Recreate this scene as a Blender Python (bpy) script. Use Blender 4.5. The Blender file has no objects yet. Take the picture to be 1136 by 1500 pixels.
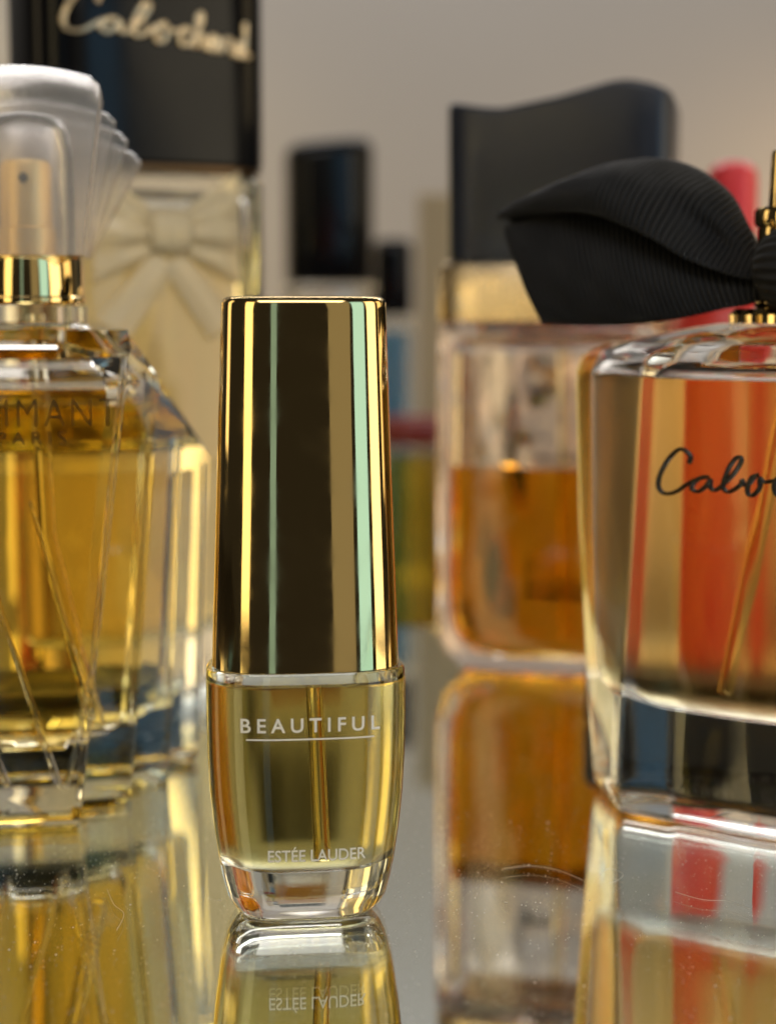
import bpy, math, random
from mathutils import Vector

random.seed(7)
S = 0.01                      # the script is written in centimetres, the scene is in metres
R = math.radians
scene = bpy.context.scene
col = scene.collection

# ------------------------------------------------------------------ camera
CAM_H = 6.29
PITCH = math.atan(300 / 2600)
cam_data = bpy.data.cameras.new("camera")
cam = bpy.data.objects.new("camera", cam_data)
col.objects.link(cam)
cam.location = (0, 0, CAM_H * S)
cam.rotation_euler = (R(90) - PITCH, 0, 0)
cam_data.sensor_fit = 'VERTICAL'
cam_data.sensor_height = 36
cam_data.sensor_width = 36
cam_data.lens = 36 * 2600 / 1500
cam_data.clip_start = 0.005
cam_data.clip_end = 20
cam_data.dof.use_dof = True
cam_data.dof.focus_distance = 18.6 * S
cam_data.dof.aperture_fstop = 17.5
scene.camera = cam

# ------------------------------------------------------------------ world
world = bpy.data.worlds.new("World")
scene.world = world
world.use_nodes = True
bg = world.node_tree.nodes["Background"]
bg.inputs[0].default_value = (1.0, 0.88, 0.72, 1)
bg.inputs[1].default_value = 0.022

# ------------------------------------------------------------------ lamps
def lamp(name, loc, target, sx, sy, power, color):
    d = bpy.data.lights.new(name, 'AREA')
    d.shape = 'RECTANGLE'
    d.size, d.size_y = sx * S, sy * S
    d.energy = power
    d.color = color
    o = bpy.data.objects.new(name, d)
    o.location = Vector(loc) * S
    o.rotation_euler = (Vector(target) - Vector(loc)).to_track_quat('-Z', 'Y').to_euler()
    col.objects.link(o)
    return o

lamp("ceiling_light", (8, 68, 50), (7, 76, 30), 80, 8, 2.6, (1.0, 0.975, 0.96))
lamp("front_fill", (4, -30, 60), (1, 20, 4), 50, 30, 1.7, (1.0, 0.95, 0.90))  # added fill, lifts the lettering, bow and other front surfaces
lamp("warm_lamp", (-28, -26, 18), (0, 20, 5), 13, 44, 0.42, (1.0, 0.80, 0.42))
lamp("narrow_window_light", (-3, -46, 18), (0, 20, 5), 5, 60, 0.045, (0.45, 0.80, 1.0))
lamp("front_wall_glow", (21, -28, 18), (0, 20, 5), 15, 60, 0.07, (1.0, 0.88, 0.62))  # added panel in place of the unseen wall reflected in the gold
lamp("window_light", (40, -22, 18), (0, 20, 5), 18, 52, 0.44, (0.36, 0.70, 1.0))
lamp("floor_lamp", (50, 2, 18), (0, 20, 5), 24, 48, 0.85, (1.0, 0.86, 0.62))
lamp("side_fill", (-50, 20, 22), (0, 22, 5), 14, 40, 0.30, (1.0, 0.78, 0.46))  # added fill, gilds the left edge of the gold cap
lamp("side_fill", (58, 34, 20), (0, 20, 5), 20, 40, 0.40, (1.0, 0.76, 0.42))  # added fill, stands in for lit neighbours reflected at the right edge
lamp("hidden_backlight", (-13.5, 50, 5), (-4.3, 22, 4), 7, 14, 0.06, (1.0, 0.78, 0.38))  # unseen lamp added to make the left perfumes glow from behind
lamp("wall_glow_fill", (-22, 65, 12), (-19, 76, 0), 10, 6, 0.38, (1.0, 0.74, 0.38))  # added warm fill on the wall seen through the left bottles
lamp("wall_glow_fill", (25, 65, 10), (22, 76, -2), 10, 6, 0.30, (1.0, 0.68, 0.36))  # added peach fill on the wall behind the right bottle

scene.view_settings.view_transform = 'Standard'
scene.view_settings.look = 'None'
scene.view_settings.exposure = 0
scene.view_settings.gamma = 1
cy = scene.cycles
cy.max_bounces = 32
cy.transmission_bounces = 32
cy.glossy_bounces = 16
cy.diffuse_bounces = 3
cy.transparent_max_bounces = 16
cy.volume_bounces = 0
cy.caustics_reflective = True
cy.caustics_refractive = True
cy.blur_glossy = 0.3
cy.sample_clamp_indirect = 6
cy.use_denoising = True
cy.denoiser = 'OPENIMAGEDENOISE'

# ------------------------------------------------------------------ helpers: materials
def new_mat(name):
    m = bpy.data.materials.new(name)
    m.use_nodes = True
    nt = m.node_tree
    nt.nodes.clear()
    out = nt.nodes.new("ShaderNodeOutputMaterial")
    return m, nt, out

def principled(name, color, rough=0.5, metal=0.0, **kw):
    m, nt, out = new_mat(name)
    p = nt.nodes.new("ShaderNodeBsdfPrincipled")
    p.inputs["Base Color"].default_value = (*color, 1)
    p.inputs["Roughness"].default_value = rough
    p.inputs["Metallic"].default_value = metal
    for k, v in kw.items():
        p.inputs[k.replace("_", " ")].default_value = v
    nt.links.new(p.outputs[0], out.inputs[0])
    m["p"] = p.name
    return m

def add_noise_rough(m, scale, lo, hi, bump=0.0, bscale=None):
    nt = m.node_tree
    p = nt.nodes[m["p"]]
    tc = nt.nodes.new("ShaderNodeTexCoord")
    n = nt.nodes.new("ShaderNodeTexNoise")
    n.inputs["Scale"].default_value = scale
    n.inputs["Detail"].default_value = 5
    nt.links.new(tc.outputs["Object"], n.inputs["Vector"])
    mr = nt.nodes.new("ShaderNodeMapRange")
    mr.inputs["From Min"].default_value = 0.35
    mr.inputs["From Max"].default_value = 0.7
    mr.inputs["To Min"].default_value = lo
    mr.inputs["To Max"].default_value = hi
    nt.links.new(n.outputs["Fac"], mr.inputs["Value"])
    nt.links.new(mr.outputs[0], p.inputs["Roughness"])
    if bump:
        n2 = nt.nodes.new("ShaderNodeTexNoise")
        n2.inputs["Scale"].default_value = bscale or scale
        nt.links.new(tc.outputs["Object"], n2.inputs["Vector"])
        b = nt.nodes.new("ShaderNodeBump")
        b.inputs["Strength"].default_value = bump
        b.inputs["Distance"].default_value = 0.0002
        nt.links.new(n2.outputs["Fac"], b.inputs["Height"])
        nt.links.new(b.outputs[0], p.inputs["Normal"])
    return m

def absorb(nt, out, trans, thick):
    """homogeneous absorption that leaves colour trans after thick centimetres"""
    sig = [-math.log(max(c, 1e-4)) / (thick * S) for c in trans]
    d = max(sig) * 1.02
    v = nt.nodes.new("ShaderNodeVolumeAbsorption")
    v.inputs["Color"].default_value = (*[1 - s / d for s in sig], 1)
    v.inputs["Density"].default_value = d
    nt.links.new(v.outputs[0], out.inputs["Volume"])

def glass(name, color=(1, 1, 1), ior=1.5, rough=0.0, wav=0.0, wscale=120):
    m, nt, out = new_mat(name)
    g = nt.nodes.new("ShaderNodeBsdfGlass")
    g.inputs["Color"].default_value = (*color, 1)
    g.inputs["IOR"].default_value = ior
    g.inputs["Roughness"].default_value = rough
    if wav:
        tc = nt.nodes.new("ShaderNodeTexCoord")
        n = nt.nodes.new("ShaderNodeTexNoise")
        n.inputs["Scale"].default_value = wscale
        n.inputs["Detail"].default_value = 1
        nt.links.new(tc.outputs["Object"], n.inputs["Vector"])
        b = nt.nodes.new("ShaderNodeBump")
        b.inputs["Strength"].default_value = wav
        b.inputs["Distance"].default_value = 0.001
        nt.links.new(n.outputs["Fac"], b.inputs["Height"])
        nt.links.new(b.outputs[0], g.inputs["Normal"])
    nt.links.new(g.outputs[0], out.inputs[0])
    return m

def liquid(name, level, trans, thick, ior=1.36, gior=1.5, rough=0.0):
    """perfume: its wall meets glass (relative index), its flat top meets air"""
    m, nt, out = new_mat(name)
    g = nt.nodes.new("ShaderNodeBsdfGlass")
    g.inputs["Color"].default_value = (1, 1, 1, 1)
    g.inputs["Roughness"].default_value = rough
    tc = nt.nodes.new("ShaderNodeTexCoord")
    sp = nt.nodes.new("ShaderNodeSeparateXYZ")
    nt.links.new(tc.outputs["Object"], sp.inputs[0])
    gt = nt.nodes.new("ShaderNodeMath")
    gt.operation = 'GREATER_THAN'
    gt.inputs[1].default_value = (level - 0.004) * S
    nt.links.new(sp.outputs["Z"], gt.inputs[0])
    mr = nt.nodes.new("ShaderNodeMapRange")
    mr.inputs["To Min"].default_value = ior / gior
    mr.inputs["To Max"].default_value = ior
    nt.links.new(gt.outputs[0], mr.inputs["Value"])
    nt.links.new(mr.outputs[0], g.inputs["IOR"])
    nt.links.new(g.outputs[0], out.inputs[0])
    absorb(nt, out, trans, thick)
    return m

# ------------------------------------------------------------------ helpers: objects
def empty(name, loc, yaw, label, cat, group=None):
    o = bpy.data.objects.new(name, None)
    o.empty_display_size = 0.01
    o.location = Vector(loc) * S
    o.rotation_euler = (0, 0, R(yaw))
    o["label"] = label
    o["category"] = cat
    if group:
        o["group"] = group
    col.objects.link(o)
    return o

def build(name, verts, faces, mat, parent=None, smooth=True, angle=35, bevel=0, solid=0, sub=0, segs=2):
    me = bpy.data.meshes.new(name)
    me.from_pydata([tuple(c * S for c in v) for v in verts], [], faces)
    me.validate()
    me.materials.append(mat)
    if smooth:
        me.polygons.foreach_set("use_smooth", [True] * len(me.polygons))
        me.set_sharp_from_angle(angle=R(angle))
    o = bpy.data.objects.new(name, me)
    col.objects.link(o)
    if parent:
        o.parent = parent
    if solid:
        md = o.modifiers.new("solid", 'SOLIDIFY')
        md.thickness = solid * S
        md.offset = 0
    if bevel:
        md = o.modifiers.new("bevel", 'BEVEL')
        md.width = bevel * S
        md.segments = segs
        md.limit_method = 'ANGLE'
        md.angle_limit = R(30)
        md.harden_normals = False
    if sub:
        md = o.modifiers.new("sub", 'SUBSURF')
        md.levels = md.render_levels = sub
    return o

class MB:
    def __init__(self):
        self.v, self.f = [], []
    def loft(self, rings, cap0=True, cap1=True, flip=False):
        n = len(rings[0])
        b = len(self.v)
        for r in rings:
            self.v += r
        fs = []
        for k in range(len(rings) - 1):
            for i in range(n):
                j = (i + 1) % n
                fs.append((b + k * n + i, b + k * n + j, b + (k + 1) * n + j, b + (k + 1) * n + i))
        if cap0:
            fs.append(tuple(b + i for i in reversed(range(n))))
        if cap1:
            fs.append(tuple(b + (len(rings) - 1) * n + i for i in range(n)))
        if flip:
            fs = [tuple(reversed(f)) for f in fs]
        self.f += fs
        return self
    def box(self, x0, x1, y0, y1, z0, z1):
        b = len(self.v)
        self.v += [(x0, y0, z0), (x1, y0, z0), (x1, y1, z0), (x0, y1, z0), (x0, y0, z1), (x1, y0, z1), (x1, y1, z1), (x0, y1, z1)]
        self.f += [tuple(b + i for i in f) for f in ((0, 3, 2, 1), (4, 5, 6, 7), (0, 1, 5, 4), (1, 2, 6, 5), (2, 3, 7, 6), (3, 0, 4, 7))]
        return self
    def tube(self, pts, r, n=10, rad=None):
        pts = [Vector(p) for p in pts]
        rings = []
        up = Vector((0.13, 0.21, 0.97))
        for i, p in enumerate(pts):
            t = (pts[min(i + 1, len(pts) - 1)] - pts[max(i - 1, 0)])
            t = t.normalized() if t.length > 0 else Vector((0, 0, 1))
            a = t.cross(up)
            a = a.normalized() if a.length > 1e-4 else t.cross(Vector((1, 0, 0))).normalized()
            c = t.cross(a)
            rr = rad[i] if rad else r
            rings.append([tuple(p + a * rr * math.cos(2 * math.pi * q / n) + c * rr * math.sin(2 * math.pi * q / n)) for q in range(n)])
        rings = [list(reversed(g)) for g in rings]
        return self.loft(rings)
    def grid(self, fn, ns, nt):
        b = len(self.v)
        for i in range(ns + 1):
            for j in range(nt + 1):
                self.v.append(tuple(fn(i / ns, j / nt)))
        for i in range(ns):
            for j in range(nt):
                a = b + i * (nt + 1) + j
                self.f.append((a, a + 1, a + nt + 2, a + nt + 1))
        return self
    def build(self, name, mat, parent=None, **kw):
        return build(name, self.v, self.f, mat, parent, **kw)

def sgnpow(c, e):
    return math.copysign(abs(c) ** e, c)

def superell(a, b, n, z, N=96, cx=0, cyy=0):
    out = []
    for i in range(N):
        t = 2 * math.pi * i / N
        out.append((cx + a * sgnpow(math.cos(t), 2 / n), cyy + b * sgnpow(math.sin(t), 2 / n), z))
    return out

def circle(r, z, N=64, cx=0, cyy=0):
    return superell(r, r, 2, z, N, cx, cyy)

def rpoly(pts, r, z, K=8, M=6):
    """closed polygon (counter-clockwise) with rounded corners; the number of points never changes"""
    n = len(pts)
    rs = r if isinstance(r, (list, tuple)) else [r] * n
    arcs = []
    for i in range(n):
        p0, p1, p2 = Vector(pts[i - 1]), Vector(pts[i]), Vector(pts[(i + 1) % n])
        a, b = (p0 - p1).normalized(), (p2 - p1).normalized()
        ang = a.angle(b)
        d = min(rs[i] / math.tan(ang / 2), 0.48 * (p0 - p1).length, 0.48 * (p2 - p1).length)
        q0, q2 = p1 + a * d, p1 + b * d
        arc = []
        for k in range(K + 1):
            t = k / K
            arc.append(q0 * (1 - t) ** 2 + p1 * 2 * t * (1 - t) + q2 * t * t)
        arcs.append(arc)
    out = []
    for i in range(n):
        out += arcs[i]
        e, s = arcs[i][-1], arcs[(i + 1) % n][0]
        for k in range(1, M):
            out.append(e.lerp(s, k / M))
    return [(p.x, p.y, z) for p in out]

def lerp_rows(rows, z):
    """rows: (z, a, b, ...) -> interpolated values at z"""
    if z <= rows[0][0]:
        return rows[0][1:]
    for r0, r1 in zip(rows, rows[1:]):
        if z <= r1[0]:
            t = (z - r0[0]) / (r1[0] - r0[0])
            return tuple(x + (y - x) * t for x, y in zip(r0[1:], r1[1:]))
    return rows[-1][1:]

def catmull(P, k=8):
    P = [Vector(p) for p in P]
    out = []
    for i in range(len(P) - 1):
        p0, p1, p2, p3 = P[max(i - 1, 0)], P[i], P[i + 1], P[min(i + 2, len(P) - 1)]
        for q in range(k):
            t = q / k
            out.append(0.5 * ((2 * p1) + (p2 - p0) * t + (2 * p0 - 5 * p1 + 4 * p2 - p3) * t * t + (3 * p1 - p0 - 3 * p2 + p3) * t ** 3))
    out.append(P[-1])
    return out

def curve_at(C, t):
    x = t * (len(C) - 1)
    i = min(int(x), len(C) - 2)
    return C[i].lerp(C[i + 1], x - i)

def resample(C, n=200):
    L = [0]
    for a, b in zip(C, C[1:]):
        L.append(L[-1] + (b - a).length)
    out, j = [], 0
    for i in range(n + 1):
        s = L[-1] * i / n
        while j < len(L) - 2 and L[j + 1] < s:
            j += 1
        d = L[j + 1] - L[j]
        out.append(C[j].lerp(C[j + 1], (s - L[j]) / d if d > 0 else 0))
    return out

def font_mesh(body, size, spacing=1.0, weight=0.0, width=1.0):
    """lettering as 2-D faces centred on the origin (centimetres)"""
    cu = bpy.data.curves.new("lettering", 'FONT')
    cu.body = body
    cu.size = size
    cu.space_character = spacing
    cu.offset = weight
    cu.resolution_u = 4
    cu.align_x = 'CENTER'
    o = bpy.data.objects.new("lettering", cu)
    col.objects.link(o)
    dg = bpy.context.evaluated_depsgraph_get()
    me = o.evaluated_get(dg).to_mesh()
    vs = [(v.co.x * width, v.co.y) for v in me.vertices]
    fs = [tuple(p.vertices) for p in me.polygons]
    o.evaluated_get(dg).to_mesh_clear()
    bpy.data.objects.remove(o)
    bpy.data.curves.remove(cu)
    return vs, fs

def lettering(name, body, size, place, mat, parent, spacing=1.0, weight=0.0, thick=0.004, width=1.0):
    vs, fs = font_mesh(body, size, spacing, weight, width)
    return build(name, [place(x, y) for x, y in vs], fs, mat, parent, smooth=False, solid=thick)

SIGN = [(-0.8, 4.47), (-0.78, 4.55), (-0.86, 4.62), (-0.94, 4.62), (-1.06, 4.51), (-1.16, 4.35), (-1.2, 4.21), (-1.17, 4.12), (-1.08, 4.09), (-0.95, 4.13), (-0.82, 4.22), (-0.71, 4.28), (-0.61, 4.31), (-0.54, 4.32), (-0.64, 4.31), (-0.74, 4.23), (-0.76, 4.17), (-0.68, 4.14), (-0.58, 4.21), (-0.52, 4.29), (-0.52, 4.2), (-0.46, 4.17), (-0.35, 4.25), (-0.22, 4.39), (-0.14, 4.52), (-0.15, 4.57), (-0.2, 4.56), (-0.28, 4.46), (-0.34, 4.32), (-0.36, 4.21), (-0.3, 4.16), (-0.21, 4.2), (-0.13, 4.27), (-0.13, 4.31), (-0.09, 4.25), (-0.03, 4.28), (0.03, 4.36), (0.08, 4.38), (0.0, 4.35), (-0.05, 4.25), (-0.05, 4.16), (0.01, 4.14), (0.09, 4.23), (0.09, 4.34), (0.14, 4.3), (0.26, 4.32),
        (.40, 4.33), (.36, 4.37), (.28, 4.33), (.26, 4.22), (.31, 4.15), (.40, 4.2), (.50, 4.35), (.56, 4.52), (.54, 4.58), (.50, 4.5), (.47, 4.3), (.45, 4.15), (.50, 4.28), (.56, 4.32), (.58, 4.25), (.58, 4.16), (.64, 4.2), (.74, 4.33), (.68, 4.32), (.65, 4.2), (.70, 4.15), (.76, 4.25), (.78, 4.32), (.78, 4.2), (.82, 4.16), (.88, 4.3), (.90, 4.34), (.95, 4.33), (.96, 4.2), (1.0, 4.16), (1.12, 4.3), (1.05, 4.3), (1.02, 4.2), (1.07, 4.14), (1.13, 4.2), (1.17, 4.4), (1.18, 4.58), (1.17, 4.3), (1.19, 4.16), (1.26, 4.2)]

def script_lettering(name, place, mat, parent, r=0.03):
    C = catmull([(x, z, 0) for x, z in SIGN], 6)
    pts, rad = [], []
    for i, p in enumerate(C):
        pts.append(place(p.x, p.y))
        d = C[min(i + 1, len(C) - 1)] - C[max(i - 1, 0)]
        slant = abs(d.y) / (d.length + 1e-6)
        rad.append(r * (0.62 + 0.38 * slant))
    return MB().tube(pts, r, 8, rad).build(name, mat, parent)

# ------------------------------------------------------------------ materials
M_gold = add_noise_rough(principled("polished_gold", (0.92, 0.68, 0.30), 0.05, 1.0), 260, 0.025, 0.11, bump=0.12, bscale=90)
M_gold_soft = add_noise_rough(principled("satin_gold", (0.66, 0.52, 0.33), 0.25, 1.0), 200, 0.22, 0.32)
M_glass = glass("clear_glass", (0.985, 0.985, 0.97), 1.5, wav=0.02)
M_glass_wavy = glass("wavy_clear_glass", (0.985, 0.985, 0.975), 1.5, wav=0.09, wscale=70)
M_glass_pink = glass("pinkish_glass", (0.98, 0.955, 0.94), 1.5, wav=0.04)
M_white_ink = principled("white_ink", (0.85, 0.80, 0.74), 0.5)
M_black_ink = principled("black_ink", (0.008, 0.007, 0.006), 0.35)
M_gold_ink = principled("gold_ink", (0.85, 0.68, 0.45), 0.3, 0.7)
M_dark_gold_ink = principled("dark_gold_ink", (0.045, 0.026, 0.008), 0.3, 0.3)
M_black_gloss = add_noise_rough(principled("glossy_black_plastic", (0.005, 0.005, 0.006), 0.12, Specular_IOR_Level=0.2), 60, 0.10, 0.2)
M_black_satin = add_noise_rough(principled("satin_black_plastic", (0.014, 0.018, 0.032), 0.35), 120, 0.28, 0.4)
M_tube_faint = glass("dip_tube_clear", (0.99, 0.96, 0.88), 1.10, 0.1)
M_ray = glass("moulded_glass_relief", (1, 1, 1), 1.16)
M_tube = glass("dip_tube_plastic", (0.99, 0.96, 0.86), 1.2, 0.05)

# ------------------------------------------------------------------ setting
def wall_material():
    m = principled("painted_wall", (0.50, 0.46, 0.43), 0.75)
    nt = m.node_tree
    p = nt.nodes[m["p"]]
    tc = nt.nodes.new("ShaderNodeTexCoord")
    n = nt.nodes.new("ShaderNodeTexNoise")
    n.inputs["Scale"].default_value = 6
    n.inputs["Detail"].default_value = 6
    nt.links.new(tc.outputs["Object"], n.inputs["Vector"])
    r = nt.nodes.new("ShaderNodeValToRGB")
    r.color_ramp.elements[0].color = (0.37, 0.35, 0.335, 1)
    r.color_ramp.elements[1].color = (0.43, 0.41, 0.395, 1)
    nt.links.new(n.outputs["Fac"], r.inputs[0])
    nt.links.new(r.outputs[0], p.inputs["Base Color"])
    return m

w = MB().box(-140, 140, 76, 80, -10, 130).build("wall", wall_material(), smooth=False)
w["kind"] = "structure"

M_table = add_noise_rough(principled("dark_lacquer", (0.035, 0.028, 0.022), 0.3), 40, 0.25, 0.4)
t = MB().box(-90, 90, -22, 75.9, -6.0, -4.2).build("tabletop", M_table, smooth=False)
t["kind"] = "structure"

tray = empty("mirror_tray", (0, 18, 0), 0, "flat dusty mirror tray carrying the row of perfume bottles", "mirror")
MX, MY0, MY1, GT = 19.0, -16.0, 16.8, 0.16
M_silver = principled("mirror_silver", (0.90, 0.90, 0.885), 0.0, 1.0)
def mirror_glass():
    m, nt, out = new_mat("mirror_glass")
    g = nt.nodes.new("ShaderNodeBsdfGlass")
    g.inputs["Color"].default_value = (0.97, 0.985, 0.975, 1)
    g.inputs["IOR"].default_value = 1.5
    tc = nt.nodes.new("ShaderNodeTexCoord")
    n = nt.nodes.new("ShaderNodeTexNoise")
    n.inputs["Scale"].default_value = 45
    n.inputs["Detail"].default_value = 6
    nt.links.new(tc.outputs["Object"], n.inputs["Vector"])
    mr = nt.nodes.new("ShaderNodeMapRange")
    mr.inputs["From Min"].default_value = 0.5
    mr.inputs["From Max"].default_value = 0.75
    mr.inputs["To Max"].default_value = 0.02
    nt.links.new(n.outputs["Fac"], mr.inputs["Value"])
    nt.links.new(mr.outputs[0], g.inputs["Roughness"])
    nt.links.new(g.outputs[0], out.inputs[0])
    return m
MB().box(-MX, MX, MY0, MY1, -GT, 0).build("glass_sheet", mirror_glass(), tray, smooth=False)
MB().box(-MX, MX, MY0, MY1, -GT - 0.1, -GT - 0.004).build("silver_backing", M_silver, tray, smooth=False)
MB().box(-MX, MX, MY0, MY1, -4.19, -GT - 0.11).build("tray_base", M_black_satin, tray, smooth=False)

# ------------------------------------------------------------------ small gold-capped bottle
def mini_bottle():
    root = empty("perfume_bottle", (-0.861, 18.2, 0.003), 7, "small perfume bottle with tall polished gold cap and white BEAUTIFUL lettering", "perfume bottle")
    n = 3.2
    prof = [(0.0, .66, .42), (.03, .72, .48), (.10, .78, .52), (.19, .83, .55), (.40, .885, .575), (.56, .915, .59), (.94, .97, .61),
            (1.3, 1.005, .62), (1.67, 1.025, .627), (2.1, 1.032, .63), (2.48, 1.03, .63), (2.58, 1.022, .624), (2.61, 1.0, .605)]
    cav = [(.46, .25, .12), (.47, .45, .22), (.50, .62, .33), (.57, .74, .43), (.70, .82, .48), (1.0, .875, .505), (1.4, .91, .52), (1.75, .925, .525), (2.2, .93, .53), (2.44, .92, .52), (2.48, .88, .49)]
    LV = 2.46
    mb = MB()
    rings = [superell(.18, .1, 2.2, .085), superell(.34, .2, 2.4, .075), superell(.5, .3, 2.8, .03), superell(.6, .37, 3, 0.0)]
    rings += [superell(a, b, n, z) for z, a, b in prof]
    mb.loft(rings)
    up = [(z, a, b) for z, a, b in cav if z > LV]
    top = [superell(*lerp_rows(cav, LV), n, LV)] + [superell(a, b, n, z) for z, a, b in up]
    mb.loft(top, cap0=False, flip=True)
    mb.build("glass_body", M_glass, root)
    low = [superell(a, b, n, z) for z, a, b in cav if z < LV] + [superell(*lerp_rows(cav, LV), n, LV)]
    MB().loft(low).build("liquid", liquid("pale_olive_perfume", LV, (0.62, 0.46, 0.07), 1.6, rough=0.25), root)
    capp = [(2.616, .90, .53), (2.616, .965, .585), (2.9, .957, .575), (4.5, .897, .535), (6.26, .838, .49), (6.33, .835, .487), (6.37, .82, .47), (6.39, .78, .43), (6.40, .6, .32), (6.405, .3, .15)]
    MB().loft([superell(a, b, 2.9, z, 160) for z, a, b in capp]).build("cap", M_gold, root, angle=60)
    tb = MB()
    a0, a1 = Vector((.07, .02, 2.47)), Vector((.155, .0, .52))
    tb.tube([a0, a1], .085, 20)
    tb.build("dip_tube", M_tube, root)
    def front(u, z, off=0.004):
        a, b = lerp_rows(prof, z)
        return -b * (1 - min(abs(u / a), 1) ** n) ** (1 / n) - off
    lettering("lettering", "BEAUTIFUL", .205, lambda x, y: (-.0 + x, front(x, 2.02 + y), 2.02 + y), M_white_ink, root, 1.5, 0.003)
    u0, u1 = -.645, .655
    pts = [(u0 + (u1 - u0) * i / 24, 0) for i in range(25)]
    MB().tube([(u, front(u, 1.945, 0.002), 1.945) for u, _ in pts], .009, 6).build("underline", M_white_ink, root)
    lettering("lettering", "EST\u00c9E LAUDER", .175, lambda x, y: (.06 + x, front(.06 + x, .665 + y), .665 + y), M_white_ink, root, 1.0, 0.0015, width=.88)
    return root
mini_bottle()

# ------------------------------------------------------------------ bottle with black bow
def bow_bottle():
    root = empty("perfume_bottle", (4.9, 21.4, 0.003), -33, "thick clear glass bottle of amber perfume with black ribbon bow and black script", "perfume bottle")
    # front corner u, front v, end u, end v, back corner u, back v
    sec = [(0.0, 1.86, -.95, 2.70, .10, 1.6, 1.05), (1.5, 1.74, -1.08, 2.84, .08, 1.6, 1.12), (3.5, 1.58, -1.2, 2.98, .04, 1.6, 1.2), (5.6, 1.45, -1.28, 3.05, 0, 1.6, 1.25)]
    def hexa(z, sc=1.0, r=.22, zz=None, inset=0.0, bulge=.10):
        fu, fv, eu, ev, bu, bv = lerp_rows(sec, z)
        fu, fv, eu, bu, bv = fu - inset * .6, fv + inset, eu - inset * 1.25, bu - inset * .6, bv - inset
        P = [(-fu, fv), (0, fv - bulge), (fu, fv), (eu, ev), (bu, bv), (0, bv + bulge), (-bu, bv), (-eu, ev)]
        P = [(x * sc, y * sc) for x, y in P]
        rr = [r, 1.2, r, r, r, 1.2, r, r]
        return rpoly(P, rr, z if zz is None else zz, 8, 6)
    mb = MB()
    rings = [hexa(0, .3, .1, .12), hexa(0, .6, .15, .1), hexa(0, .8, .2, .03), hexa(0, .90, .2, 0.0), hexa(0, .965, .22, .03), hexa(.12, .995), hexa(.3), hexa(.9), hexa(1.5), hexa(2.5), hexa(3.5), hexa(4.5), hexa(5.3), hexa(5.5, .995),
             hexa(5.6, .975, .25, 5.66), hexa(5.6, .93, .3, 5.76), hexa(5.6, .84, .35, 5.84), hexa(5.6, .62, .3, 5.97), hexa(5.6, .36, .2, 6.09), hexa(5.6, .2, .1, 6.14)]
    mb.loft(rings)
    LV = 5.44
    def cav(z, sc=1, zz=None):
        return hexa(z, sc, .34, zz, .27, .16)
    mb.loft([cav(LV), cav(5.5, .985), cav(5.5, .93, 5.56), cav(5.5, .8, 5.64), cav(5.5, .5, 5.72)], cap0=False, flip=True)
    mb.build("glass_body", M_glass_wavy, root, angle=50)
    MB().loft([cav(1.5, .3, 1.36), cav(1.5, .6, 1.37), cav(1.5, .8, 1.40), cav(1.5, .92, 1.47), cav(1.5, .975, 1.57), cav(1.75), cav(2.5), cav(3.5), cav(4.5), cav(LV)]).build(
        "liquid", liquid("amber_perfume", LV, (0.94, 0.62, 0.20), 2.0, rough=0.32), root, angle=60)
    MB().tube([(.05, .1, 5.6), (-.35, .0, 3.2), (-.62, -.1, 1.6)], .09, 16).build("dip_tube", M_tube_faint, root)
    def fr(u, z, off=.012):
        fu, fv, *_ = lerp_rows(sec, z)
        return fv - .085 * max(0, 1 - abs(u) / fu) - off
    script_lettering("lettering", lambda u, z: (u, fr(u, z), z), M_black_ink, root, .034)
    # pump
    def pc(r, z):
        return circle(r, z, 64, -.2, 0)
    MB().loft([pc(.62, 6.10), pc(.62, 6.2), pc(.55, 6.27), pc(.34, 6.3), pc(.31, 6.34), pc(.30, 7.2), pc(.29, 7.24)]).build("collar", M_gold, root)
    MB().loft([pc(.30, 7.235), pc(.335, 7.26), pc(.345, 7.3), pc(.345, 7.42), pc(.31, 7.47), pc(.2, 7.49)]).build("pump_ring", M_gold, root)
    MB().loft([pc(.185, 7.48), pc(.165, 8.1), pc(.15, 8.14), pc(.08, 8.15)]).build("pump_stem", M_gold, root)
    # bow
    bow = empty("ribbon_bow", (4.9, 21.4, 0.003), -33, "black grosgrain ribbon bow tied round the neck of the script bottle", "bow")
    mrib, nt, out = new_mat("black_grosgrain")
    p = nt.nodes.new("ShaderNodeBsdfPrincipled")
    p.inputs["Base Color"].default_value = (0.006, 0.006, 0.0075, 1)
    p.inputs["Roughness"].default_value = 0.75
    p.inputs["Sheen Weight"].default_value = 0.06
    p.inputs["Sheen Roughness"].default_value = 0.4
    tc = nt.nodes.new("ShaderNodeTexCoord")
    wv = nt.nodes.new("ShaderNodeTexNoise")
    wv.inputs["Scale"].default_value = 2600
    nt.links.new(tc.outputs["Object"], wv.inputs["Vector"])
    b = nt.nodes.new("ShaderNodeBump")
    b.inputs["Strength"].default_value = 0.5
    b.inputs["Distance"].default_value = 0.00008
    nt.links.new(wv.outputs["Fac"], b.inputs["Height"])
    nt.links.new(b.outputs[0], p.inputs["Normal"])
    nt.links.new(p.outputs[0], out.inputs[0])
    def C3(rows, n=160):
        return resample(catmull([(u, v, w) for u, w, v in rows], 10), n)
    top = C3([(-0.42, 6.86, -.1), (-0.54, 6.98, 0), (-0.69, 7.28, 0.1), (-0.98, 7.67, 0.25), (-1.39, 7.96, 0.35), (-1.82, 8.12, 0.4), (-2.25, 8.16, 0.4), (-2.7, 8.09, 0.35), (-3.16, 7.94, 0.3), (-3.61, 7.75, 0.2), (-3.96, 7.6, 0.1), (-4.09, 7.52, 0)])
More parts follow.
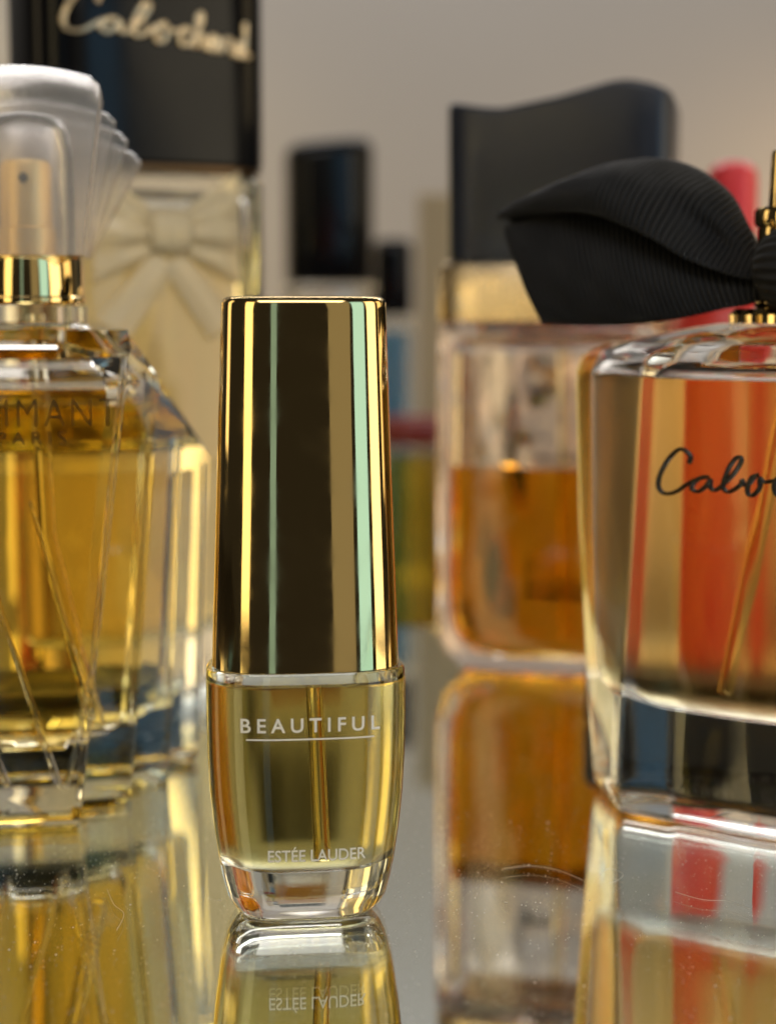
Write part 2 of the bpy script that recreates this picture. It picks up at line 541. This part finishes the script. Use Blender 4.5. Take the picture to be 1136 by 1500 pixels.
    low = C3([(-0.38, 6.6, -0.35), (-0.54, 6.63, -0.45), (-0.78, 6.71, -0.6), (-1.16, 6.87, -0.75), (-1.58, 7.11, -0.8), (-2.06, 7.31, -0.75), (-2.36, 7.41, -0.7), (-2.82, 7.47, -0.55), (-3.31, 7.47, -0.35), (-3.77, 7.46, -0.15), (-4.09, 7.44, 0)])
    t2 = C3([(-0.42, 6.7, -0.2), (-0.93, 6.8, -0.25), (-1.36, 6.99, -0.3), (-1.81, 7.24, -0.3), (-2.28, 7.42, -0.3), (-2.78, 7.49, -0.25), (-3.39, 7.42, -0.2), (-3.97, 7.35, -0.1)])
    b2 = C3([(-0.34, 6.37, -0.3), (-0.51, 6.31, -0.4), (-0.73, 6.27, -0.5), (-1.21, 6.16, -0.6), (-1.84, 6.08, -0.6), (-2.51, 6.06, -0.55), (-3.17, 6.07, -0.5)])
    l2 = C3([(-3.97, 7.35, -0.1), (-3.84, 7.13, -0.2), (-3.58, 6.77, -0.35), (-3.17, 6.07, -0.5)])
    def ribs(fn, nrib, amp):
        def g(s, t):
            e = 1e-3
            p0 = fn(s, t)
            a = fn(min(s + e, 1), t) - fn(max(s - e, 0), t)
            c = fn(s, min(t + e, 1)) - fn(s, max(t - e, 0))
            nn = a.cross(c)
            nn = nn.normalized() if nn.length > 1e-12 else Vector((0, -1, 0))
            return p0 + nn * amp * math.cos(2 * math.pi * nrib * s + .5 * math.sin(5 * t + 9 * s) + .4 * math.sin(23 * s)) * (.85 + .3 * math.sin(31 * s + 4 * t) * math.sin(11 * t)) * min(1, max(.0, min(t, 1 - t)) / .06)
        return g
    def loop_patch(s, t, mir=1):
        lo = curve_at(low, max(0, min(1, s * 1.0)))
        q = curve_at(top, s).lerp(lo, t)
        bul = math.sin(math.pi * t) * math.sin(math.pi * s) ** .7
        dent = math.exp(-((s - .22) / .13) ** 2 - ((t - .62) / .25) ** 2)
        return Vector((q.x * mir, q.y - .42 * bul + .38 * dent, q.z + .06 * bul))
    def tail_patch(s, t, mir=1):
        a, c = curve_at(t2, s), curve_at(b2, s)
        q = a.lerp(c, t)
        e = curve_at(l2, t)
        lin = curve_at(t2, 1).lerp(curve_at(b2, 1), t)
        q = q + (e - lin) * s ** 3
        return Vector((q.x * mir, q.y - .22 * math.sin(math.pi * t) * math.sin(math.pi * min(1, s * .9)), q.z))
    def back_patch(s, t, mir=1):
        a = curve_at(top, s)
        c = curve_at(b2, s)
        q = a.lerp(Vector((c.x, .45, c.z + .5)), t)
        return Vector((q.x * mir, q.y + .3 * math.sin(math.pi * t) * math.sin(math.pi * s), q.z))
    def droop(fn, mir):
        def g(s, t):
            q = fn(s, t, mir)
            if mir < 0:
                q.z = 6.45 + (q.z - 6.45) * .55
                q.x += .25
            return q
        return g
    for mir in (1, -1):
        MB().grid(ribs(droop(loop_patch, mir), 52, .028 * mir), 52 * 8, 30).build("bow_loop", mrib, bow, solid=.022, angle=180)
        MB().grid(ribs(droop(tail_patch, mir), 44, .028 * mir), 44 * 8, 24).build("bow_tail", mrib, bow, solid=.022, angle=180)
        MB().grid(droop(back_patch, mir), 60, 16).build("bow_back", mrib, bow, solid=.022, angle=180)
    rings = []
    for i in range(61):
        x = -1 + 2 * i / 60
        rr = (1 - abs(x) ** 3.2) ** .5 if abs(x) < 1 else 0.02
        rr = max(rr, .05) * (1 + .012 * math.cos(i * math.pi))
        ring = []
        for q in range(176):
            a = 2 * math.pi * q / 176
            rib = 1 + .035 * math.cos(a * 22)
            ring.append((.20 + x * .58, -.40 + .50 * rr * math.cos(a) * rib, 6.74 + .48 * rr * math.sin(a) * rib))
        rings.append(ring)
    MB().loft([list(r) for r in rings]).build("bow_knot", mrib, bow, angle=180)
    return root
bow_bottle()

# ------------------------------------------------------------------ fan-shaped bottle, frosted cap
def fan_bottle():
    root = empty("perfume_bottle", (-4.28, 20.9, 0.003), 8, "fan shaped pleated glass bottle of golden perfume with frosted fan cap", "perfume bottle")
    Wb = [.55, 1.16, 1.65, 2.08]
    Wt = [1.28, 1.62, 1.95, 2.28]
    H = [6.02, 5.45, 4.92, 4.38]
    V = [0, 1.0, 2.0, 3.0, 3.7]
    def ring(t, inset=0.0, zoff=0.0):
        right = []
        for k in range(4):
            w_ = Wb[k] + (Wt[k] - Wb[k]) * t - inset
            z = H[k] * t + zoff
            right.append((w_, V[k] + inset * .6, z))
            right.append((w_ - .02, V[k + 1] - .13 - inset * .6, z))
        left = [(-x, y, z) for x, y, z in reversed(right)]
        return right + left
    mb = MB()
    def shrink(rg, s, z, cy0=1.6):
        return [(x * s, cy0 + (y - cy0) * s, z) for x, y, _ in rg]
    r0 = ring(0)
    rings = [shrink(r0, .5, .10), shrink(r0, .8, .08), shrink(r0, .93, 0.0)]
    rings += [[(x, y, .10) for x, y, z in r0]]
    rings += [ring(t) for t in (.1, .3, .5, .7, .85, .97)]
    top = ring(1.0, .06)
    rings.append(top)
    neck = []
    for x, y, z in top:
        d = Vector((x, y - 1.15))
        d = d.normalized() * .74
        neck.append((d.x, 1.15 + d.y, 6.1))
    mid = [tuple(Vector(a).lerp(Vector(b_), .55) + Vector((0, 0, -.02))) for a, b_ in zip(top, neck)]
    rings += [mid, neck, [(x, y, 6.3) for x, y, z in neck]]
    mb.loft(rings)
    LV = 5.10
    def cv(z, sc=1.0, zz=None):
        t = lambda k: min(1, z / H[k])
        wk = [Wb[k] + (Wt[k] - Wb[k]) * t(k) for k in range(4)]
        kmax = 3 if z < 4.08 else 2 if z < 4.6 else 1
        P = [(wk[0] - .22, .32), (wk[0] - .21, .80), (wk[1] - .22, 1.10), (wk[1] - .21, 1.80), (wk[2] - .22, 2.10), (wk[2] - .21, 2.80), (wk[3] - .24, 3.10), (wk[3] - .25, 3.42)]
        last = P[2 * kmax + 1]
        P = [p_ if i <= 2 * kmax + 1 else (last[0] - .01 * (i - 2 * kmax - 1), last[1] + .02 * (i - 2 * kmax - 1)) for i, p_ in enumerate(P)]
        Q = P + [(-x, y) for x, y in reversed(P)]
        return [(x * sc, 1.4 + (y - 1.4) * sc, z if zz is None else zz) for x, y in Q]
    def nk(z):
        out = []
        for x, y, _ in cv(5.0):
            d = Vector((x, y - 1.15)).normalized() * .5
            out.append((d.x, 1.15 + d.y, z))
        return out
    mb.loft([cv(LV), cv(5.25), cv(5.25, .93, 5.48), cv(5.25, .80, 5.66), nk(5.80), nk(6.29)], cap0=False, flip=True)
    mb.build("glass_body", M_glass, root, angle=25, bevel=.05)
    MB().loft([cv(.9, .5, .88), cv(.9, .85, .9), cv(.9, .96, .98), cv(1.1), cv(2), cv(3), cv(4.07), cv(4.12), cv(4.57), cv(4.62), cv(LV)]).build(
        "liquid", liquid("golden_perfume", LV, (0.985, 0.75, 0.20), 2.2), root, angle=50)
    # moulded rays on the front pane, meeting low down
    for P, r in (([(.30, .56), (.16, 1.05), (-.41, 3.0), (-.75, 4.2)], .05), ([(.30, .56), (.36, .54), (.42, .60), (.62, 1.5), (.84, 2.5)], .045),
                 ([(.72, 1.35), (.40, 2.6), (.05, 4.0)], .055), ([(-.30, .56), (-.5, 1.2), (-.85, 2.6)], .045)):
        C = catmull([(x, -.008, z) for x, z in P], 8)
        MB().tube(C, r, 10, [r * (1 - .6 * i / (len(C) - 1)) for i in range(len(C))]).build("moulded_ray", M_ray, root)
    for k in range(4):
        for sg in (-1, 1):
            b0, b1 = Wb[k] + (Wt[k] - Wb[k]) * .06 - .05, Wt[k] - .10
            MB().tube([(sg * b0, V[k] + .01, H[k] * .06), (sg * (b0 + b1) / 2, V[k] + .01, H[k] * .5), (sg * b1, V[k] + .01, H[k] * .95)], .04, 8).build("moulded_pleat", M_ray, root)
    MB().tube([(.1, 1.2, 6.2), (.2, 1.1, 3.5), (.75, .8, 1.1)], .11, 16).build("dip_tube", M_tube, root)
    lettering("lettering", "L'AIMANT", .50, lambda x, y: (.10 + x, -.008, 4.88 + y), M_dark_gold_ink, root, 1.22, -.010, width=.76)
    lettering("lettering", "PARIS", .215, lambda x, y: (.08 + x, -.008, 4.68 + y), M_dark_gold_ink, root, 1.55, 0.0, width=1.05)
    # collar
    MB().loft([circle(.69, 6.32, 72, 0, 1.15), circle(.72, 6.35, 72, 0, 1.15), circle(.72, 6.40, 72, 0, 1.15), circle(.70, 6.42, 72, 0, 1.15), circle(.70, 6.86, 72, 0, 1.15), circle(.68, 6.90, 72, 0, 1.15)]).build("collar", M_gold, root)
    # sprayer head seen through the cap
    MB().loft([circle(.45, 6.9, 48, 0, 1.15), circle(.45, 7.25, 48, 0, 1.15), circle(.41, 7.27, 48, 0, 1.15), circle(.41, 8.02, 48, 0, 1.15), circle(.37, 8.08, 48, 0, 1.15)]).build("sprayer", principled("matt_gold", (0.85, 0.62, 0.30), 0.5, 0.85), root)
    MB().tube([(.0, .725, 7.85), (.0, .76, 7.85)], .06, 16).build("nozzle", M_black_ink, root)
    # frosted cap
    mf, nt, out = new_mat("frosted_plastic")
    p = nt.nodes.new("ShaderNodeBsdfPrincipled")
    p.inputs["Base Color"].default_value = (0.98, 0.95, 0.93, 1)
    p.inputs["Roughness"].default_value = 0.27
    p.inputs["IOR"].default_value = 1.3
    p.inputs["Transmission Weight"].default_value = 0.9
    tc = nt.nodes.new("ShaderNodeTexCoord")
    nz = nt.nodes.new("ShaderNodeTexNoise")
    nz.inputs["Scale"].default_value = 900
    nt.links.new(tc.outputs["Object"], nz.inputs["Vector"])
    b = nt.nodes.new("ShaderNodeBump")
    b.inputs["Strength"].default_value = 0.5
    b.inputs["Distance"].default_value = 0.0001
    nt.links.new(nz.outputs["Fac"], b.inputs["Height"])
    nt.links.new(b.outputs[0], p.inputs["Normal"])
    nt.links.new(p.outputs[0], out.inputs[0])
    def plate(w0, w1, h0, h1, drop, v0, v1, n=12, r=.09):
        pts = [(-w0, h0), (w0, h0)]
        e = [(w0 + (w1 - w0) * k / 4, h0 + (h1 - drop - r - h0) * k / 4) for k in range(1, 5)]
        pts += e
        for i in range(1, 4):
            a = i / 4 * math.pi / 2
            pts.append((w1 - r + r * math.cos(a), h1 - drop - r + r * math.sin(a)))
        for i in range(n + 1):
            x = (w1 - r) * (1 - 2 * i / n)
            pts.append((x, h1 - drop * (x / w1) ** 2))
        pts += [(-x, z) for x, z in reversed(pts[2:2 + 7])]
        ring = lambda v, s=1.0: [(x * s, v, h0 + (z - h0) * (1 - (1 - s) * .4)) for x, z in pts]
        return MB().loft([ring(v0 + .03, .985), ring(v0 + .05), ring(v1 - .02), ring(v1, .985)])
    # hollow front body: outer block with inner dome
    body = plate(.70, .95, 6.905, 9.12, .15, .38, 1.9, r=.12)
    def dome(z, r):
        return circle(r, z, 48, 0, 1.15)
    body.loft([dome(6.905, .60), dome(8.1, .58), dome(8.40, .54), dome(8.56, .46), dome(8.63, .3), dome(8.64, .1)], cap0=False, flip=True)
    body.build("cap", mf, root, angle=40)
    for k, (w1, h1, dr) in enumerate(((1.10, 8.93, .24), (1.25, 8.78, .30), (1.42, 8.62, .38))):
        plate(.72, w1, 6.92, h1, dr, 1.92 + .34 * k, 2.18 + .34 * k).build("cap_fin", mf, root, angle=40)
    return root
fan_bottle()

# ------------------------------------------------------------------ amber bottle with wavy black cap
def tri(x):
    return abs((x % 1.0) - .5) * 2

def amber_bottle():
    root = empty("perfume_bottle", (2.93, 30.7, 0.003), -13, "half full amber bottle with gold neck band and wavy black cap", "perfume bottle")
    prof = [(0.0, 1.3, .75), (.04, 1.45, .85), (.15, 1.66, .98), (.35, 1.84, 1.08), (.6, 1.95, 1.14), (.95, 2.0, 1.18), (3, 2.0, 1.2), (5.8, 1.98, 1.2), (5.98, 1.95, 1.18), (6.05, 1.88, 1.1)]
    mb = MB()
    def sq(z, a, b, n=6):
        return superell(a, b, n, z, 160)
    mb.loft([sq(.08, .6, .3), sq(.06, 1.0, .55)] + [sq(z, a, b) for z, a, b in prof])
    LV = 3.58
    cavp = [(.34, .5, .3), (.36, 1.0, .55), (.42, 1.3, .7), (.55, 1.5, .8), (.85, 1.66, .86), (1.2, 1.70, .88), (3.58, 1.70, .88), (5.5, 1.68, .88), (5.7, 1.6, .82), (5.8, 1.3, .6)]
    def cav(z, a, b):
        out = []
        for x, y, zz in superell(a, b, 6, z, 160):
            if y > .3 and abs(x) < 1.55:
                k = min(1, (y - .3) / .4) * min(1, (1.55 - abs(x)) / .25) * min(1, max(0, (zz - .5) / .5))
                y -= k * .30 * (tri(x * 1.1 + zz * .30) + tri(x * 1.1 - zz * .30) - .5)
            out.append((x, y, zz))
        return out
    def rows(z0, z1):
        zs = [z for z, *_ in cavp if z0 < z < z1]
        zs += [z0 + (z1 - z0) * i / 14 for i in range(15)]
        return [(z, *lerp_rows(cavp, z)) for z in sorted(set(round(q, 4) for q in zs))]
    mb.loft([cav(*r) for r in rows(LV, 5.8)], cap0=False, flip=True)
    mb.build("glass_body", M_glass_pink, root, angle=60)
    MB().loft([cav(*r) for r in rows(.34, LV)]).build("liquid", liquid("dark_amber_perfume", LV, (0.76, 0.25, 0.002), 2.0), root, angle=60)
    MB().tube([(.1, 0, 5.75), (.25, 0, .6)], .11, 14).build("dip_tube", M_tube, root)
    MB().loft([sq(6.055, 1.86, 1.1, 10), sq(6.06, 1.93, 1.16, 10), sq(6.98, 1.93, 1.16, 10), sq(7.02, 1.9, 1.13, 10)]).build("neck_band", M_gold_soft, root, angle=50)
    lettering("lettering", "KNOWING", .46, lambda x, y: (x, -1.166, 6.4 + y), M_gold_ink, root, 1.15, 0, width=.95)
    # cap: top surface is a wave
    def wave(x):
        u = x / 1.9
        return 9.76 + .17 * math.sin((u - .08) * 3.0) + .06 * u - .10 * max(0, u - .6) / .4
    rings = []
    for z, s in ((7.03, .97), (7.06, 1.0)):
        rings.append([(x_ + .08, y_, z_) for x_, y_, z_ in sq(z, 1.87 * s, 1.13 * s, 9)])
    def capring(dz, s):
        return [(x + .08, y, wave(x) + dz - .12 * ((y + 1.13) / 2.26) * (1 if x > 0 else .4)) for x, y, z in sq(0, 1.87 * s, 1.13 * s, 9)]
    rings += [capring(-.12, 1.0), capring(-.05, .99), capring(-.01, .965), capring(0, .93), capring(0, .5)]
    MB().loft(rings).build("cap", M_black_satin, root, angle=50)
    return root
amber_bottle()

# ------------------------------------------------------------------ tall bottle with black cap and moulded bow
def tall_bottle():
    root = empty("perfume_bottle", (-4.15, 30.0, 0.003), 30, "tall bottle with glossy black cap, gold script and a bow moulded in the glass", "perfume bottle")
    n = 4
    A, B = 2.02, 1.15
    mb = MB()
    prof = [(0, 1.8, .95), (.05, 1.92, 1.05), (.2, A, B), (4, A, B), (8.3, A, B), (8.42, A - .06, B - .06), (8.46, A - .2, B - .2)]
    mb.loft([superell(1.2, .6, 3, .1)] + [superell(a, b, n, z) for z, a, b in prof])
    LV = 7.2
    cv = [(.9, 1.2, .6), (.95, 1.5, .75), (1.1, 1.66, .84), (4, 1.68, .86), (8.0, 1.68, .86), (8.15, 1.55, .75)]
    mb.loft([superell(*lerp_rows(cv, LV), n, LV)] + [superell(a, b, n, z) for z, a, b in cv if z > LV], cap0=False, flip=True)
    mb.build("glass_body", M_glass, root, angle=50)
    MB().loft([superell(a, b, n, z) for z, a, b in cv if z < LV] + [superell(*lerp_rows(cv, LV), n, LV)]).build("liquid", liquid("pale_gold_perfume", LV, (0.95, 0.80, 0.42), 2.0), root, angle=50)
    MB().loft([superell(A - .1, B - .1, n, 8.47), superell(A - .02, B - .02, n, 8.49), superell(A - .02, B - .02, n, 8.57)]).build("neck_ring", principled("dark_bronze", (0.10, 0.06, 0.03), 0.3, 0.8), root)
    MB().loft([superell(A - .06, B - .06, n, 8.575), superell(A, B, n, 8.63), superell(A, B, n, 13.2), superell(A - .1, B - .1, n, 13.35), superell(A - .4, B - .3, n, 13.4)]).build("cap", M_black_gloss, root)
    def fr(u):
        return -B * (1 - min(abs(u / A), .999) ** n) ** (1 / n)
    sc = 1.30
    script_lettering("lettering", lambda x, z: (sc * (x - .05), fr(sc * (x - .05)) - .01, 10.92 + sc * (z - 4.35) - .10 * sc * (x + 1.2)), M_gold_ink, root, .05)
    mbow = principled("moulded_bow", (0.96, 0.82, 0.56), 0.16, 0.0, Transmission_Weight=0.35, IOR=1.4)
    def wing(mir):
        def f(s, t):
            x = .28 + 1.0 * s
            hh = .30 + .62 * s ** .8
            z = 7.50 + (t - .5) * 2 * hh + .08 * s
            d = .12 + .22 * math.sin(math.pi * s) * math.sin(math.pi * t) + .05 * math.sin(t * 6 * math.pi) * (1 - .4 * s)
            return Vector((mir * x, fr(x) - d + .04, z))
        return f
    def tail(mir):
        def f(s, t):
            x = .05 + .95 * s + .35 * (t - .5) * (1 + .6 * s)
            z = 7.05 - 1.15 * s + .30 * (t - .5)
            return Vector((mir * x, fr(x) - .06 - .05 * math.sin(math.pi * t) * (1 + .4 * math.sin(s * 5)), z))
        return f
    for mir in (1, -1):
        MB().grid(wing(mir), 16, 40).build("bow_wing", mbow, root, solid=.05, angle=180)
        MB().grid(tail(mir), 16, 12).build("bow_tail", mbow, root, solid=.05, angle=180)
    rings = []
    for i in range(25):
        x = -1 + 2 * i / 24
        rr = max(.05, (1 - abs(x) ** 4) ** .5)
        rings.append([(x * .42, fr(0) - .10 + .26 * rr * math.cos(a) * (1 + .07 * math.cos(6 * math.pi * x)), 7.50 + .38 * rr * math.sin(a)) for a in [2 * math.pi * q / 32 for q in range(32)]])
    MB().loft(rings).build("bow_knot", mbow, root, angle=180)
    return root
tall_bottle()

# ------------------------------------------------------------------ far bottles and boxes
def far_bottle(name, loc, yaw, label, a, b, body_h, cap_h, m_cap, m_glass, m_liq, level, slant=0.0, cap_a=None, n=4):
    z0 = loc[2]
    root = empty(name, loc, yaw, label, "perfume bottle")
    mb = MB()
    mb.loft([superell(a * .85, b * .85, n, 0), superell(a, b, n, .12), superell(a, b, n, body_h - .15), superell(a * .95, b * .95, n, body_h)])
    ia, ib, bot = a - .22, b - .22, .7
    mb.loft([superell(ia, ib, n, level), superell(ia, ib, n, body_h - .3), superell(ia * .9, ib * .9, n, body_h - .25)], cap0=False, flip=True)
    mb.build("glass_body", m_glass, root, angle=50)
    MB().loft([superell(ia * .9, ib * .9, n, bot), superell(ia, ib, n, bot + .12), superell(ia, ib, n, level)]).build("liquid", m_liq(level), root, angle=50)
    ca = cap_a or (a * .96, b * .96)
    c0 = body_h + .004
    def cr(s, z, sl=0):
        return [(x, y, z + sl * x) for x, y, _ in superell(ca[0] * s, ca[1] * s, 3, z)]
    MB().loft([cr(.97, c0), cr(1, c0 + .05), cr(1, c0 + cap_h - .4, slant), cr(.96, c0 + cap_h - .2, slant), cr(.86, c0 + cap_h - .05, slant), cr(.7, c0 + cap_h, slant), cr(.3, c0 + cap_h + .02, slant)]).build("cap", m_cap, root, angle=50)
    return root

far_bottle("perfume_bottle", (-1.85, 56, -4.197), 12, "tall far bottle with slanted black cap over amber glass", 1.42, 1.0, 11.2, 4.4, M_black_gloss, M_glass,
           lambda L: liquid("brown_perfume", L, (0.7, 0.35, 0.05), 1.5), 9.8, .10)
far_bottle("perfume_bottle", (.16, 59, -4.197), 5, "slim far bottle with dark cap over blue perfume", .68, .6, 10.2, 2.5, M_black_gloss, M_glass,
           lambda L: liquid("blue_perfume", L, (0.10, 0.30, 0.6), 0.9), 9.7)
M_red_dark = principled("dark_red_cap", (0.20, 0.018, 0.012), 0.3)
far_bottle("perfume_bottle", (.80, 54, -4.197), 0, "low far bottle of yellow perfume with dark red lid", 1.2, .9, 6.35, .85, M_red_dark, M_glass,
           lambda L: liquid("yellow_perfume", L, (0.85, 0.65, 0.08), 1.4), 6.0, 0, (1.15, .85))
M_red = add_noise_rough(principled("glossy_red", (0.75, 0.04, 0.025), 0.3), 50, .28, .38)
def red_bottle():
    root = empty("perfume_bottle", (6.40, 33.5, 0.003), -10, "glossy red bottle with rounded coral red cap behind the ribbon bow", "perfume bottle")
    MB().loft([superell(.95, .72, 2.3, 0), superell(1.08, .82, 2.3, .1), superell(1.08, .82, 2.3, 5.9), superell(.9, .7, 2.3, 6.3), superell(.5, .5, 2.5, 6.5)]).build("body", M_red, root)
    MB().loft([superell(.45, .45, 2.5, 6.51), superell(.47, .47, 2.5, 6.55), superell(.46, .46, 2.5, 8.6), superell(.43, .43, 2.5, 8.82), superell(.3, .3, 2.5, 8.95), superell(.1, .1, 2.5, 8.99)]).build(
        "cap", principled("coral_red_cap", (0.95, 0.06, 0.07), 0.35), root)
    return root
red_bottle()

M_matt_black = add_noise_rough(principled("matt_black_plastic", (0.012, 0.011, 0.011), 0.5), 90, 0.45, 0.6)
def guessed_lid(loc, yaw, a, b, h, label):  # guessed black shape, added so the glass in front reads dark
    o = MB().loft([superell(a - .05, b - .05, 5, 0), superell(a, b, 5, .05), superell(a, b, 5, h - .1), superell(a - .03, b - .03, 5, h - .03), superell(a - .1, b - .1, 5, h), superell(a * .5, b * .5, 4, h + .01)]).build("lid", M_matt_black)
    o.location = Vector(loc) * S
    o.rotation_euler = (0, 0, R(yaw))
    o["label"] = label
    o["category"] = "lid"
guessed_lid((5.9, 26.2, 0.003), -20, 2.9, 1.1, .92, "guessed low black lid behind the script bottle, added to darken its base")
guessed_lid((-5.6, 26.9, 0.003), 5, 1.9, .9, .7, "guessed low black lid behind the fan bottle, added to darken its base")

M_carton = add_noise_rough(principled("tan_carton", (0.50, 0.40, 0.26), 0.6), 80, .5, .7)
bx = MB().box(-.75, .9, -.75, .75, 0, 14.2).build("perfume_box", M_carton, None, smooth=False, bevel=.03)
bx.location = Vector((1.75, 60, -4.197)) * S
bx["label"] = "tan carton standing far back beside the slim blue bottle"
bx["category"] = "box"
M_cream = add_noise_rough(principled("cream_carton", (0.78, 0.74, 0.64), 0.6), 80, .5, .7)
bx = MB().box(-1.2, 1.2, -1, 1, 0, 18).build("perfume_box", M_cream, None, smooth=False, bevel=.03)
bx.location = Vector((-9.85, 40, -4.197)) * S
bx["label"] = "pale cream carton behind the tall black capped bottle"
bx["category"] = "box"

# ------------------------------------------------------------------ dust and hairs on the mirror
M_dust = principled("dust", (0.75, 0.72, 0.68), 0.9)
mb = MB()
for i in range(9000):
    x, y = random.uniform(-6, 7), random.uniform(13.5, 33)
    r = random.uniform(.003, .009) * (1.8 if random.random() < .05 else 1)
    a = random.uniform(0, 6.28)
    b0 = len(mb.v)
    for q in range(4):
        t_ = a + q * math.pi / 2
        mb.v.append((x + r * math.cos(t_) * random.uniform(.5, 1.2), y + r * math.sin(t_), .0015))
    mb.v.append((x, y, .0015 + r * .9))
    mb.f += [(b0, b0 + 1, b0 + 4), (b0 + 1, b0 + 2, b0 + 4), (b0 + 2, b0 + 3, b0 + 4), (b0 + 3, b0, b0 + 4)]
d = mb.build("dust", M_dust, None, smooth=False)
d["kind"] = "stuff"
M_hair = principled("pale_fibre", (0.8, 0.76, 0.70), 0.6)
hairs = [([(3.1, 18.6), (3.35, 18.35), (3.6, 18.3), (3.8, 18.05)], "pale fibre lying on the mirror in front of the bow bottle"),
         ([(2.35, 19.2), (2.5, 19.4), (2.62, 19.2), (2.5, 18.95), (2.42, 18.9)], "curled pale fibre on the mirror by the corner of the bow bottle"),
         ([(1.3, 19.4), (1.6, 19.5), (1.9, 19.35), (2.15, 19.0)], "pale fibre on the mirror below the amber bottle reflection"),
         ([(-3.05, 18.7), (-2.9, 18.2), (-2.75, 17.9), (-2.75, 17.4)], "pale fibre on the mirror in front of the fan bottle")]
for P, lab in hairs:
    C = catmull([(x, y, .008) for x, y in P], 10)
    h = MB().tube(C, .0024, 5).build("hair", M_hair)
    h["label"] = lab
    h["category"] = "hair"
